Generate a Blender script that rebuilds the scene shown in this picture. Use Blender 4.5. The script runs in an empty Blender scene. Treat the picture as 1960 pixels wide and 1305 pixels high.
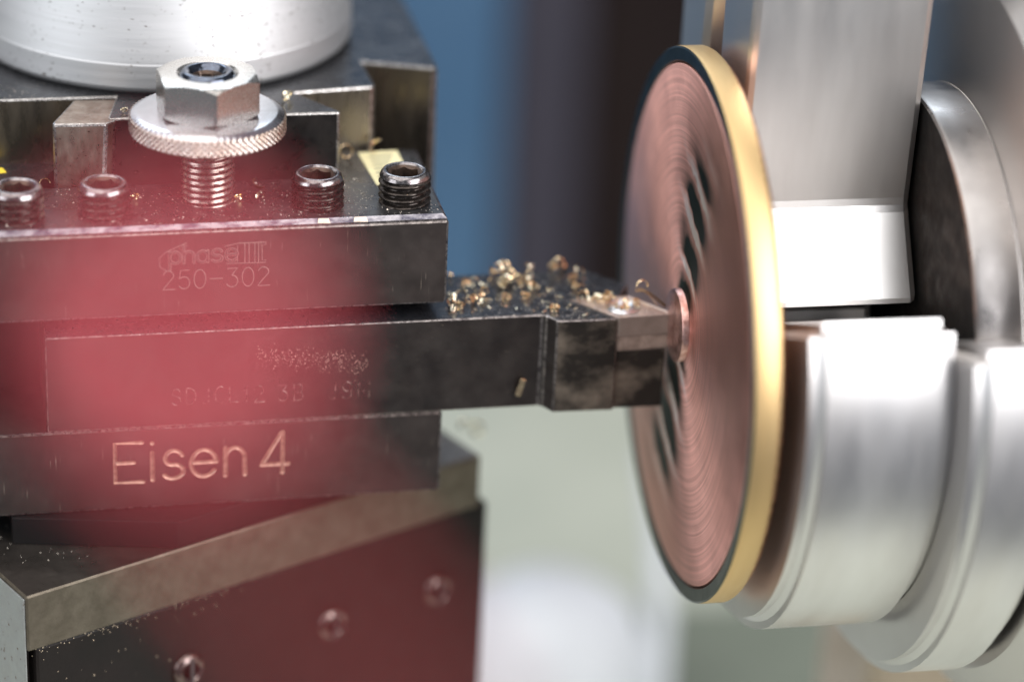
import bpy, bmesh, math, random
from math import sin, cos, pi, radians, sqrt, atan2
from mathutils import Vector, Matrix
random.seed(7)
SC = bpy.context.scene
COL = SC.collection
MM = 0.001

# ------------------------------------------------------------------ camera
cam = bpy.data.cameras.new('camera')
cam.sensor_width = 36.0
cam.lens = 36.0 * 5400 / 1960
cam.clip_start = 0.01
cam.clip_end = 20
TH, PSI, RHO, DIST, FPX = radians(25.5), radians(12.7), radians(2.7), 540.0, 5400.0
Hh = Vector((sin(PSI), cos(PSI), 0)); Rr = Vector((cos(PSI), -sin(PSI), 0)); Zz = Vector((0, 0, 1))
Fw = cos(TH) * Hh - sin(TH) * Zz; Uu = sin(TH) * Hh + cos(TH) * Zz
R2 = Rr * cos(RHO) + Uu * sin(RHO); U2 = Uu * cos(RHO) - Rr * sin(RHO)
CAM = -(DIST * Fw + (860 - 980) * DIST / FPX * R2 + (652.5 - 412) * DIST / FPX * U2)
co = bpy.data.objects.new('camera', cam); COL.objects.link(co)
co.matrix_world = Matrix.Translation(CAM * MM) @ Matrix((R2, U2, -Fw)).transposed().to_4x4()
cam.dof.use_dof = True
cam.dof.focus_distance = 0.541
cam.dof.aperture_fstop = cam.lens / (2 * 12.2)
SC.camera = co

# ------------------------------------------------------------------ world and lamps
W = bpy.data.worlds.new('World'); SC.world = W; W.use_nodes = True
bg = W.node_tree.nodes['Background']
bg.inputs[0].default_value = (0.82, 0.88, 1.0, 1); bg.inputs[1].default_value = 0.21
def area(name, loc, target, size, power, color, sy=None):
    l = bpy.data.lights.new(name, 'AREA'); l.energy = power; l.color = color
    l.size = size
    if sy: l.shape = 'RECTANGLE'; l.size_y = sy
    o = bpy.data.objects.new(name, l); COL.objects.link(o)
    o.location = loc
    d = Vector(target) - Vector(loc)
    o.rotation_euler = d.to_track_quat('-Z', 'Y').to_euler()
    return o
area('ceiling_lamp', (-0.35, -0.15, 1.15), (0, 0, 0), 1.5, 19, (1.0, 0.97, 0.94))
area('window_lamp', (-0.12, 1.45, 1.0), (-0.05, 0, 0), 1.1, 17, (0.80, 0.90, 1.0), 0.9)
area('front_fill', (0.56, -0.70, 0.44), (0.08, 0, 0), 0.85, 19, (0.98, 0.98, 1.0))  # added fill light, placed so the chuck mirrors it and the nut does not
area('left_lamp', (-0.95, -0.35, 0.30), (0, 0, 0), 0.6, 6, (0.9, 0.95, 1.0))
SC.view_settings.view_transform = 'Standard'
SC.view_settings.look = 'None'
SC.view_settings.exposure = 0.0
SC.view_settings.gamma = 1.0
SC.cycles.max_bounces = 8
SC.cycles.use_denoising = True
SC.cycles.sample_clamp_indirect = 6.0

# ------------------------------------------------------------------ materials
def nd(nt, t, **kw):
    n = nt.nodes.new(t)
    for k, v in kw.items(): setattr(n, k, v)
    return n
def mat(name, base, rough=0.4, metal=0.0, base2=None, nscale=0.5, stretch=(1, 1, 1), mixlo=0.35, mixhi=0.7,
        bump=0.0, bscale=2.0, bstretch=(1, 1, 1), rvar=0.12, speck=None, speck_t=0.74, speck_s=3.0, aniso=0.0, tangent=None,
        scratch=None, spec=0.5, coat=0.0, rings=0.0, pits=None, ringaxis='Z'):
    """procedural surface: two-tone noise, fine bump, bright or dark specks, scratches. scales are per millimetre"""
    m = bpy.data.materials.new(name); m.use_nodes = True
    nt = m.node_tree; P = nt.nodes['Principled BSDF']; L = nt.links.new
    tc = nd(nt, 'ShaderNodeTexCoord')
    def mp(st):
        q = nd(nt, 'ShaderNodeMapping'); q.inputs['Scale'].default_value = tuple(1000 * s for s in st)
        L(tc.outputs['Object'], q.inputs[0]); return q.outputs[0]
    def noise(scale, st, detail=4.0, rough_=0.6):
        n = nd(nt, 'ShaderNodeTexNoise'); n.inputs['Scale'].default_value = scale
        n.inputs['Detail'].default_value = detail; n.inputs['Roughness'].default_value = rough_
        L(mp(st), n.inputs['Vector']); return n.outputs['Fac']
    def ramp(fac, lo, hi, c0=(0, 0, 0, 1), c1=(1, 1, 1, 1)):
        r = nd(nt, 'ShaderNodeValToRGB'); r.color_ramp.elements[0].position = lo; r.color_ramp.elements[1].position = hi
        r.color_ramp.elements[0].color = c0; r.color_ramp.elements[1].color = c1
        L(fac, r.inputs[0]); return r.outputs[0]
    def mix(fac, a, b):
        x = nd(nt, 'ShaderNodeMix', data_type='RGBA'); L(fac, x.inputs[0])
        for s, v in ((6, a), (7, b)):
            if isinstance(v, tuple): x.inputs[s].default_value = (*v, 1)
            else: L(v, x.inputs[s])
        return x.outputs[2]
    col = None
    n1 = noise(nscale, stretch)
    if base2: col = mix(ramp(n1, mixlo, mixhi), base, base2)
    if scratch:
        n = ramp(noise(1.0, scratch[1], 2.0), scratch[2], scratch[2] + 0.05)
        n_ = ramp(noise(0.12, (1, 1, 1), 3.0), 0.42, 0.6)
        mu = nd(nt, 'ShaderNodeMath', operation='MULTIPLY'); L(n, mu.inputs[0]); L(n_, mu.inputs[1])
        col = mix(mu.outputs[0], col or base, scratch[0])
    if speck:
        s = ramp(noise(speck_s, (1, 1, 1), 2.0), speck_t, speck_t + 0.03)
        col = mix(s, col or base, speck)
    if pits:
        s = ramp(noise(pits[1], pits[3] if len(pits) > 3 else (1, 1, 1), 3.0), pits[2], pits[2] + 0.04)
        g = ramp(noise(0.07, (1, 1, 1), 2.0), 0.45, 0.55)
        mu = nd(nt, 'ShaderNodeMath', operation='MULTIPLY'); L(s, mu.inputs[0]); L(g, mu.inputs[1])
        col = mix(mu.outputs[0], col or base, pits[0])
    if rings:
        sq = nd(nt, 'ShaderNodeSeparateXYZ'); L(mp((1, 1, 1)), sq.inputs[0])
        cx = nd(nt, 'ShaderNodeCombineXYZ'); L(sq.outputs[0], cx.inputs[0]); L(sq.outputs[1], cx.inputs[1])
        ln = nd(nt, 'ShaderNodeVectorMath', operation='LENGTH'); L(cx.outputs[0], ln.inputs[0])
        rn = nd(nt, 'ShaderNodeTexNoise', noise_dimensions='1D'); rn.inputs['Scale'].default_value = 1.1; rn.inputs['Detail'].default_value = 5; rn.inputs['Roughness'].default_value = 0.75
        L(ln.outputs['Value'], rn.inputs['W'])
        gr = ramp(rn.outputs['Fac'], 0.35, 0.65, (0.72, 0.72, 0.72, 1), (1.0, 1.0, 1.0, 1))
        mm_ = nd(nt, 'ShaderNodeMix', data_type='RGBA', blend_type='MULTIPLY'); mm_.inputs[0].default_value = 1.0
        L(col, mm_.inputs[6]); L(gr, mm_.inputs[7]); col = mm_.outputs[2]
    if col is None: P.inputs['Base Color'].default_value = (*base, 1)
    else: L(col, P.inputs['Base Color'])
    P.inputs['Metallic'].default_value = metal
    P.inputs['Specular IOR Level'].default_value = spec
    mr = nd(nt, 'ShaderNodeMapRange'); mr.inputs['To Min'].default_value = max(0.03, rough - rvar)
    mr.inputs['To Max'].default_value = min(1, rough + rvar); mr.inputs['From Min'].default_value = 0.3; mr.inputs['From Max'].default_value = 0.7
    L(noise(nscale * 2.3, stretch), mr.inputs[0]); L(mr.outputs[0], P.inputs['Roughness'])
    if coat: P.inputs['Coat Weight'].default_value = coat; P.inputs['Coat Roughness'].default_value = 0.12
    h = None
    if bump: h = noise(bscale, bstretch, 5.0); amt = bump
    if rings:
        # concentric turning grooves round the local Z axis
        sp = nd(nt, 'ShaderNodeSeparateXYZ'); L(mp((1, 1, 1)), sp.inputs[0])
        if ringaxis == 'Z':
            a = nd(nt, 'ShaderNodeMath', operation='POWER'); L(sp.outputs[0], a.inputs[0]); a.inputs[1].default_value = 2
            b = nd(nt, 'ShaderNodeMath', operation='POWER'); L(sp.outputs[1], b.inputs[0]); b.inputs[1].default_value = 2
            c = nd(nt, 'ShaderNodeMath', operation='ADD'); L(a.outputs[0], c.inputs[0]); L(b.outputs[0], c.inputs[1])
            d = nd(nt, 'ShaderNodeMath', operation='SQRT'); L(c.outputs[0], d.inputs[0]); rad = d.outputs[0]
        else: rad = sp.outputs[2]
        nn = nd(nt, 'ShaderNodeTexNoise', noise_dimensions='1D'); nn.inputs['Scale'].default_value = 3.2; nn.inputs['Detail'].default_value = 4
        L(rad, nn.inputs['W']); h = nn.outputs['Fac']; amt = rings
    if h is not None:
        b = nd(nt, 'ShaderNodeBump'); b.inputs['Strength'].default_value = 1.0; b.inputs['Distance'].default_value = amt * MM
        L(h, b.inputs['Height']); L(b.outputs[0], P.inputs['Normal'])
    if aniso:
        P.inputs['Anisotropic'].default_value = aniso
        t = nd(nt, 'ShaderNodeTangent'); t.direction_type = 'RADIAL'; t.axis = 'Z'
        L(t.outputs[0], P.inputs['Tangent'])
    return m

M = {}
M['oxide'] = mat('black_oxide_steel', (0.026, 0.020, 0.018), 0.40, 0.35, (0.048, 0.037, 0.033), 0.10, (1, 1, 1), bump=0.02, bscale=1.5,
                 scratch=((0.24, 0.20, 0.16), (3.0, 3.0, 0.12), 0.66), speck=(0.20, 0.16, 0.13), speck_t=0.80, speck_s=1.6)
M['oxide_top'] = mat('black_oxide_steel_smooth', (0.024, 0.024, 0.026), 0.30, 0.45, (0.05, 0.047, 0.047), 0.14, bump=0.012, bscale=1.1,
                     speck=(0.35, 0.30, 0.27), speck_t=0.80, speck_s=1.9)
M['worn'] = mat('worn_steel_edge', (0.32, 0.28, 0.26), 0.32, 0.9, (0.06, 0.05, 0.05), 0.9, bump=0.05, bscale=2.0)
M['worn2'] = mat('bright_worn_edge', (0.60, 0.57, 0.54), 0.3, 1.0, (0.20, 0.18, 0.17), 0.8, bump=0.04, bscale=2.0)
M['post'] = mat('hardened_steel', (0.20, 0.17, 0.13), 0.30, 0.9, (0.11, 0.095, 0.08), 0.12, (1.6, 1.6, 0.35), bump=0.012, bscale=3, bstretch=(1, 1, 0.1), speck=(0.4, 0.36, 0.3), speck_t=0.8, speck_s=1.4)
M['post_top'] = mat('dark_post_top', (0.10, 0.10, 0.105), 0.27, 0.9, (0.06, 0.06, 0.065), 0.12, bump=0.012, bscale=1.0)
M['post_dark'] = mat('dark_dovetail_face', (0.012, 0.010, 0.010), 0.35, 0.5, (0.03, 0.025, 0.022), 0.2, bump=0.01, bscale=2.0, bstretch=(1, 1, 0.2), speck=(0.3, 0.26, 0.22), speck_t=0.82, speck_s=1.5)
M['wedge'] = mat('tarnished_wedge_steel', (0.42, 0.34, 0.28), 0.36, 0.9, (0.24, 0.17, 0.13), 0.35, (1, 1, 0.6), bump=0.03, bscale=2.5, bstretch=(1, 1, .3), speck=(0.07, 0.05, 0.04), speck_t=0.68, speck_s=1.6)
M['alu'] = mat('turned_aluminium', (0.60, 0.595, 0.60), 0.60, 1.0, (0.56, 0.56, 0.56), 0.25, (0.06, 0.06, 3.0), rvar=0.06,
               bump=0.010, bscale=1.0, bstretch=(0.05, 0.05, 5.0), pits=((0.10, 0.07, 0.05), 0.85, 0.63, (1.0, 1.0, 1.8)))
M['nut'] = mat('satin_nut_steel', (0.60, 0.57, 0.53), 0.27, 1.0, (0.57, 0.54, 0.50), 0.5, rvar=0.03, bump=0.002, bscale=2.5)
M['knurl'] = mat('knurled_steel', (0.55, 0.50, 0.46), 0.28, 1.0, (0.46, 0.36, 0.29), 0.25, bump=0.01, bscale=3)
M['washer'] = mat('zinc_washer_face', (0.62, 0.63, 0.66), 0.22, 1.0, (0.55, 0.56, 0.58), 0.5, rvar=0.05, bump=0.008, bscale=1.6)
M['stud'] = mat('oiled_stud_steel', (0.26, 0.21, 0.19), 0.25, 0.95, (0.16, 0.12, 0.10), 0.5, bump=0.01, bscale=3)
M['screw'] = mat('oiled_black_screw', (0.055, 0.044, 0.038), 0.24, 0.75, (0.028, 0.023, 0.021), 0.7, bump=0.03, bscale=2.0, speck=(0.55, 0.38, 0.22), speck_t=0.76, speck_s=1.9)
M['screw_ring'] = mat('polished_screw_rim', (0.30, 0.28, 0.28), 0.20, 0.95, (0.12, 0.10, 0.10), 0.8, bump=0.02, bscale=2.0)
M['socket'] = mat('dark_socket', (0.05, 0.035, 0.028), 0.35, 0.7, (0.11, 0.07, 0.05), 0.8, bump=0.03, bscale=1.5)
M['inner_bolt'] = mat('blued_inner_screw', (0.13, 0.15, 0.19), 0.16, 1.0, (0.08, 0.08, 0.1), 0.7)
M['engrave'] = mat('bare_engraved_steel', (0.55, 0.35, 0.265), 0.42, 0.7, (0.25, 0.145, 0.11), 1.0, bump=0.05, bscale=2.2)
M['laser'] = mat('light_marking', (0.20, 0.165, 0.145), 0.45, 0.3, (0.12, 0.10, 0.09), 1.2)
M['shank'] = mat('black_shank', (0.016, 0.012, 0.011), 0.40, 0.25, (0.032, 0.025, 0.022), 0.12, bump=0.018, bscale=0.9, speck=(0.22, 0.17, 0.13), speck_t=0.765, speck_s=1.2,
                 scratch=((0.10, 0.085, 0.07), (0.5, 0.5, 2.5), 0.68))
M['shank_top'] = mat('glossy_shank_top', (0.030, 0.031, 0.036), 0.22, 0.5, (0.045, 0.045, 0.05), 0.3, bump=0.006, bscale=0.8, speck=(0.35, 0.33, 0.3), speck_t=0.79, speck_s=1.7)
M['head'] = mat('worn_tool_head', (0.028, 0.024, 0.020), 0.40, 0.5, (0.36, 0.30, 0.235), 0.085, (1, 1, 1.3), 0.44, 0.80, bump=0.04, bscale=1.4, speck=(0.35, 0.25, 0.18), speck_t=0.77, speck_s=1.5)
M['insert'] = mat('carbide_insert', (0.34, 0.285, 0.25), 0.42, 0.45, (0.27, 0.225, 0.195), 0.4, bump=0.02, bscale=4, speck=(0.5, 0.42, 0.36), speck_t=0.79, speck_s=2.2)
M['insert_top'] = mat('gold_tinged_insert_top', (0.50, 0.38, 0.31), 0.34, 0.85, (0.38, 0.30, 0.26), 0.6, bump=0.05, bscale=3)
M['shim'] = mat('grey_brown_shim', (0.42, 0.34, 0.29), 0.48, 0.4, (0.18, 0.145, 0.12), 0.5, bump=0.03, bscale=3)
M['brass'] = mat('bright_brass', (0.98, 0.80, 0.50), 0.17, 1.0, (0.80, 0.52, 0.30), 0.7, bump=0.02, bscale=2.5)
M['brass_pale'] = mat('pale_brass', (1.0, 0.92, 0.72), 0.18, 1.0, (0.96, 0.84, 0.60), 0.7, bump=0.02, bscale=2.5)
M['rim'] = mat('golden_rim', (0.68, 0.48, 0.24), 0.48, 1.0, (0.64, 0.44, 0.21), 0.12, (0.2, 0.2, 3), rvar=0.04, bump=0.004, bscale=1, bstretch=(0.1, 0.1, 4))
M['rim_edge'] = mat('copper_rim_edge', (0.80, 0.42, 0.26), 0.3, 1.0)
M['face'] = mat('pink_reflection_turned_face', (0.86, 0.48, 0.41), 0.50, 1.0, (0.80, 0.43, 0.36), 0.05, rvar=0.05, aniso=0.75, rings=0.045)  # coppery brass, with the pink of the reflected red glow put into its colour
M['streak_bright'] = mat('bright_copper_streak', (0.80, 0.56, 0.52), 0.45, 0.3, (0.66, 0.42, 0.38), 0.35, (0.2, 2, 2))
M['streak_dark'] = mat('dark_mirror_streak', (0.050, 0.050, 0.044), 0.5, 0.0, (0.22, 0.13, 0.10), 0.35, (0.15, 2, 2), 0.45, 0.75)
M['streak_green'] = mat('green_grey_streak', (0.17, 0.20, 0.18), 0.5, 0.0, (0.08, 0.10, 0.09), 0.3, (0.15, 2, 2))
M['chamfer'] = mat('worn_chamfer', (0.34, 0.32, 0.34), 0.34, 0.9, (0.08, 0.075, 0.10), 0.55, (0.5, 1, 1), 0.42, 0.62, bump=0.04, bscale=2.0)
M['dust'] = mat('steel_dust', (0.62, 0.55, 0.48), 0.4, 0.7)
M['boss'] = mat('torn_copper_boss', (0.80, 0.50, 0.44), 0.40, 1.0, (0.45, 0.22, 0.18), 0.35, (1, 1, 1), 0.4, 0.65, rings=0.05)
M['bevel'] = mat('dark_polished_bevel', (0.075, 0.085, 0.075), 0.32, 1.0, (0.05, 0.058, 0.05), 0.1, rvar=0.03, aniso=0.5, rings=0.006)
M['ground'] = mat('ground_steel_top', (0.19, 0.165, 0.145), 0.34, 0.9, (0.10, 0.085, 0.075), 0.06, (1, 1, 1), bump=0.02, bscale=0.8, bstretch=(0.3, 4, 1))
M['slab'] = mat('ground_slide_side', (0.155, 0.130, 0.098), 0.45, 0.75, (0.10, 0.082, 0.06), 0.22, (1, 1, 1), bump=0.02, bscale=2.0, bstretch=(0.3, 0.3, 2.5), speck=(0.075, 0.06, 0.045), speck_t=0.70, speck_s=1.3)
M['slab_end'] = mat('pitted_slide_end', (0.36, 0.37, 0.36), 0.5, 0.7, (0.33, 0.33, 0.32), 0.3, bump=0.03, bscale=1.2, speck=(0.16, 0.12, 0.09), speck_t=0.66, speck_s=0.7)
M['slide_dark'] = mat('oily_black_slide', (0.010, 0.008, 0.007), 0.55, 0.0, (0.014, 0.010, 0.009), 0.08, spec=0.18, bump=0.05, bscale=0.5, speck=(0.25, 0.22, 0.2), speck_t=0.80, speck_s=0.9)
M['gib'] = mat('oily_gib_screw', (0.20, 0.15, 0.14), 0.2, 0.9, (0.08, 0.06, 0.05), 0.4, bump=0.05, bscale=0.8)
M['label'] = mat('cream_sticker', (0.78, 0.72, 0.42), 0.5, 0.0, (0.70, 0.62, 0.36), 0.4)
M['ink'] = mat('black_ink', (0.03, 0.03, 0.03), 0.5)
M['cream'] = mat('cream_residue', (0.72, 0.58, 0.46), 0.6, 0.0, (0.6, 0.46, 0.36), 1.5)
M['chuck'] = mat('ground_chuck_steel', (0.72, 0.70, 0.69), 0.38, 1.0, (0.60, 0.57, 0.55), 0.03, (0.4, 0.4, 2), rvar=0.05)
M['jaw'] = mat('ground_jaw_steel', (0.68, 0.665, 0.645), 0.36, 0.95, (0.56, 0.54, 0.52), 0.03, (0.4, 0.4, 2), rvar=0.05)
M['chuck_body'] = mat('turned_chuck_steel', (0.70, 0.67, 0.65), 0.38, 1.0, (0.60, 0.56, 0.53), 0.03, (0.1, 0.1, 2), rvar=0.05)
M['soot'] = mat('matt_black', (0.006, 0.005, 0.005), 0.7, spec=0.15)
M['chuck_dark'] = mat('black_chuck_face', (0.006, 0.006, 0.006), 0.6, 0.0, (0.008, 0.008, 0.008), 0.1, spec=0.2)
M['blue'] = mat('blue_paint', (0.032, 0.084, 0.162), 0.5, 0.0, (0.038, 0.097, 0.18), 0.01, coat=0.2)
M['violet'] = mat('slate_paint', (0.019, 0.016, 0.028), 0.6, 0.0, (0.023, 0.018, 0.030), 0.01)
M['maroon'] = mat('dark_maroon_panel', (0.008, 0.004, 0.004), 0.8, 0.0, (0.011, 0.006, 0.005), 0.01, spec=0.15)
M['bluegrey'] = mat('blue_grey_paint', (0.13, 0.16, 0.22), 0.5, 0.0, (0.11, 0.14, 0.2), 0.01)
M['tray'] = mat('pale_green_tray_paint', (0.50, 0.52, 0.44), 0.6, 0.0, (0.40, 0.43, 0.36), 0.012)
M['sage'] = mat('dull_sage_paint', (0.20, 0.225, 0.18), 0.55, 0.0, (0.16, 0.18, 0.145), 0.02)
M['whitep'] = mat('white_enamel', (0.80, 0.82, 0.85), 0.4, 0.0, (0.76, 0.78, 0.82), 0.02)
M['red'] = mat('red_plastic', (0.92, 0.13, 0.155), 0.45, 0.0, (0.86, 0.12, 0.15), 0.05)
M['redrod'] = mat('dark_red_sleeve', (0.34, 0.012, 0.015), 0.5, 0.0, (0.28, 0.01, 0.012), 0.05)
M['tan'] = mat('tan_bronze', (0.50, 0.40, 0.30), 0.4, 0.6, (0.42, 0.34, 0.26), 0.03)

# ------------------------------------------------------------------ helpers (all lengths in mm)
def root(name, loc, label, cat, group=None, kind=None, M4=None):
    o = bpy.data.objects.new(name, None); COL.objects.link(o)
    o.empty_display_size = 0.005
    if M4 is None: o.matrix_world = Matrix.Translation(Vector(loc) * MM)
    else: o.matrix_world = M4
    tag(o, label, cat, group, kind); o['_loc'] = list(loc) if M4 is None else [0, 0, 0]
    return o
def tag(o, label=None, cat=None, group=None, kind=None):
    if label: o['label'] = label
    if cat: o['category'] = cat
    if group: o['group'] = group
    if kind: o['kind'] = kind
    return o
def finish(name, bm, mats, parent=None, smooth=False, loc=None, local=False, sharp=40):
    off = Vector((0, 0, 0))
    p = parent
    while p is not None and not local:
        if '_loc' in p: off = off + Vector(p['_loc'])
        p = p.parent
    if parent is None and loc is not None: off = Vector(loc)
    bm.normal_update()
    for v in bm.verts: v.co = (v.co - off) * MM
    me = bpy.data.meshes.new(name); bm.to_mesh(me); bm.free()
    for m in (mats if isinstance(mats, (list, tuple)) else [mats]): me.materials.append(m)
    if smooth:
        for f in me.polygons: f.use_smooth = True
        me.set_sharp_from_angle(angle=radians(sharp))
    o = bpy.data.objects.new(name, me); COL.objects.link(o)
    if parent: o.parent = parent
    elif loc is not None: o.location = Vector(loc) * MM
    return o
def prism_bm(poly, z0, z1, bev=0.0, segs=1, axis='Z', bm=None, mi_top=None, edge_mi=None):
    """polygon (ccw) extruded along an axis, optional bevel; top faces and bevel faces may take other material slots"""
    own = bm is None
    b = bmesh.new()
    def P(u, v, w):
        return {'Z': (u, v, w), 'X': (w, u, v), 'Y': (u, w, v)}[axis]
    lo = [b.verts.new(P(u, v, z0)) for u, v in poly]; hi = [b.verts.new(P(u, v, z1)) for u, v in poly]
    n = len(poly)
    b.faces.new(lo[::-1]); b.faces.new(hi)
    for i in range(n): b.faces.new((lo[i], lo[(i + 1) % n], hi[(i + 1) % n], hi[i]))
    bmesh.ops.recalc_face_normals(b, faces=b.faces)
    if mi_top is not None:
        for f in b.faces:
            if f.normal.z > 0.9: f.material_index = mi_top
    if bev:
        kw = dict(geom=list(b.edges), offset=bev, segments=segs, affect='EDGES', profile=0.5, clamp_overlap=True)
        if edge_mi is not None: kw['material'] = edge_mi
        bmesh.ops.bevel(b, **kw)
    if own: return b
    me = bpy.data.meshes.new('tmp'); b.to_mesh(me); b.free(); bm.from_mesh(me); bpy.data.meshes.remove(me)
    return bm
def box_bm(x0, x1, y0, y1, z0, z1, **kw):
    return prism_bm([(x0, y0), (x1, y0), (x1, y1), (x0, y1)], z0, z1, **kw)
def revolve(prof, n=64, c=(0, 0, 0), rfun=None, mi=None, bm=None, close=True):
    """profile [(r,z)] revolved round Z at c. rfun(r,z,th)->(r,z) may shape it"""
    b = bm or bmesh.new(); rows = []
    for (r, z) in prof:
        row = []
        if r < 1e-6: row = [b.verts.new((c[0], c[1], c[2] + z))] * n
        else:
            for k in range(n):
                t = 2 * pi * k / n; rr, zz = (r, z) if rfun is None else rfun(r, z, t)
                row.append(b.verts.new((c[0] + rr * cos(t), c[1] + rr * sin(t), c[2] + zz)))
        rows.append(row)
    for i in range(len(rows) - 1):
        for k in range(n):
            q = [rows[i][k], rows[i][(k + 1) % n], rows[i + 1][(k + 1) % n], rows[i + 1][k]]
            u = []
            for v in q:
                if v not in u: u.append(v)
            if len(u) >= 3:
                f = b.faces.new(u)
                if mi: f.material_index = mi[i]
    return b
def tube(pts, rad, n=8, bm=None, caps=True, flat=1.0, up=Vector((0, 0, 1))):
    b = bm or bmesh.new(); pts = [Vector(p) for p in pts]; rings = []
    for i, p in enumerate(pts):
        d = (pts[min(i + 1, len(pts) - 1)] - pts[max(i - 1, 0)]).normalized()
        a = d.cross(up)
        if a.length < 1e-3: a = d.cross(Vector((1, 0, 0)))
        a.normalize(); c = a.cross(d).normalized()
        r = rad[i] if isinstance(rad, (list, tuple)) else rad
        rings.append([b.verts.new(p + a * r * cos(2 * pi * k / n) + c * r * flat * sin(2 * pi * k / n)) for k in range(n)])
    for i in range(len(rings) - 1):
        for k in range(n): b.faces.new((rings[i][k], rings[i][(k + 1) % n], rings[i + 1][(k + 1) % n], rings[i + 1][k]))
    if caps: b.faces.new(rings[0][::-1]); b.faces.new(rings[-1])
    return b
def mesh_from(parts): ...

# ================================================================== COMPOUND SLIDE
cdir = Vector((cos(radians(25.44)), sin(radians(25.44)), 0)); cnor = Vector((-cdir.y, cdir.x, 0))
CS = Matrix((cdir, cnor, Zz)).transposed().to_4x4()
CS.translation = Vector((-83, -20.9, -66)) * MM
comp = root('compound_slide', (0, 0, 0), 'ground steel slide block turned at an angle below the tool holder, black oily flank', 'machine slide', M4=CS)
finish('slide_plate', box_bm(0, 107, 0, 110, -12.2, 0, bev=0.35, segs=1, edge_mi=2, mi_top=1), [M['slab'], M['ground'], M['slab']], comp, local=True)
# left end of the plate: a lighter pitted end face
finish('end_face', box_bm(-0.35, 0.0, 0.6, 109, -40, -0.7, bev=0.1), M['slab_end'], comp, local=True)
finish('slide_body', box_bm(1.9, 110, 0.8, 108, -75, -12.2, bev=0.8, segs=2), M['slide_dark'], comp, local=True)
finish('gib_strip', box_bm(-0.2, 1.9, 3.2, 30, -75, -12.3, bev=0.2), M['slide_dark'], comp, local=True)
for (u, w) in ((35.9, -28.5), (70.5, -29.3), (97.2, -29.8)):
    b = revolve([(0, -1.2), (1.7, -1.2), (1.9, 1.2), (2.6, 1.5), (3.4, 1.1), (3.8, 0.3), (3.8, -2.0)], 32)
    bmesh.ops.rotate(b, verts=b.verts, cent=(0, 0, 0), matrix=Matrix.Rotation(radians(90), 3, 'X'))
    bmesh.ops.translate(b, verts=b.verts, vec=(u, 0.9, w))
    finish('gib_screw', b, M['gib'], comp, smooth=True, local=True)
    b = bmesh.new(); prism_bm([(u - 0.45, w - 3), (u + 0.45, w - 3), (u + 0.45, w + 3), (u - 0.45, w + 3)], -0.9, -0.5, axis='Y', bm=b)
    finish('screw_slot', b, M['ink'], comp, local=True)

# ================================================================== TOOL POST
post = root('tool_post', (-48, 74, -66), 'square steel tool post with dovetails and a big aluminium hub on top', 'tool post')
ZT, ZB = 13.0, -66.0
# square body with front and right dovetails in plan
plan = [(-87, 35), (-60.5, 35), (-62.9, 23.8), (-62.6, 23.0), (-18.2, 22.6), (-17.8, 23.2), (-25.5, 34.4), (-9.5, 36.2), (-8.8, 37),
        (-9.4, 50.6), (4.6, 45.4), (5.6, 46.2), (5.6, 104), (-9.4, 98), (-9.4, 113), (-87, 113)]
b = prism_bm(plan, ZB + 4, ZT, bev=0.55, segs=2, mi_top=1, edge_mi=2)
for f in b.faces:
    c = f.calc_center_median()
    if abs(c.y - 23) < 1.2 and f.material_index == 0: f.material_index = 3
    if c.x > -10 and abs(c.y - 48) < 5 and f.material_index == 0: f.material_index = 3 if c.x < -30 else 0
finish('post_body', b, [M['post'], M['post_top'], M['worn2'], M['post_dark']], post)
finish('base_plate', prism_bm([(-84.6, -0.3), (-53, -6.0), (-10, 14), (-10, 60), (-84.6, 60)], -65.95, -60.1, bev=0.15), M['soot'], post)
b = prism_bm([(-73.4, 21.6), (-63.4, 21.2), (-61.6, 22.6), (-55.8, 34.0), (-68.8, 34.6), (-70.2, 31), (-73.6, 22.8)], -20, ZT - 0.25, bev=0.5, segs=2, mi_top=1, edge_mi=2)
for v in b.verts:                      # the wedge tapers towards its foot
    if v.co.x > -66 and v.co.z < 0: v.co.x -= 1.6
finish('locking_wedge', b, [M['wedge'], M['wedge'], M['worn2']], post)
# turned aluminium hub standing on the post
b = revolve([(34, -0.4), (38.2, -0.4), (39.1, 0.3), (39.5, 1.0), (39.5, 5.5), (39.35, 5.8), (37.6, 15), (35.4, 24), (32, 32), (28, 34), (0, 34)], 160)
finish('aluminium_hub', b, M['alu'], root_hub := None or post, smooth=True, sharp=14) if False else None
b.free() if False else None
for v in b.verts: v.co += Vector((-48, 74, ZT + 0.5))
finish('aluminium_hub', b, M['alu'], post, smooth=True, sharp=9)
b = revolve([(0, 0), (36.6, 0), (36.6, 0.6), (34, 0.7)], 96, c=(-48, 74, ZT))
finish('hub_gasket', b, M['ink'], post, smooth=True)

# ================================================================== TOOL HOLDER
hold = root('tool_holder', (-42, 18, -60), 'black oxide quick change tool holder block engraved Eisen 4 with set screws on top', 'tool holder')
X0 = -150
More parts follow.
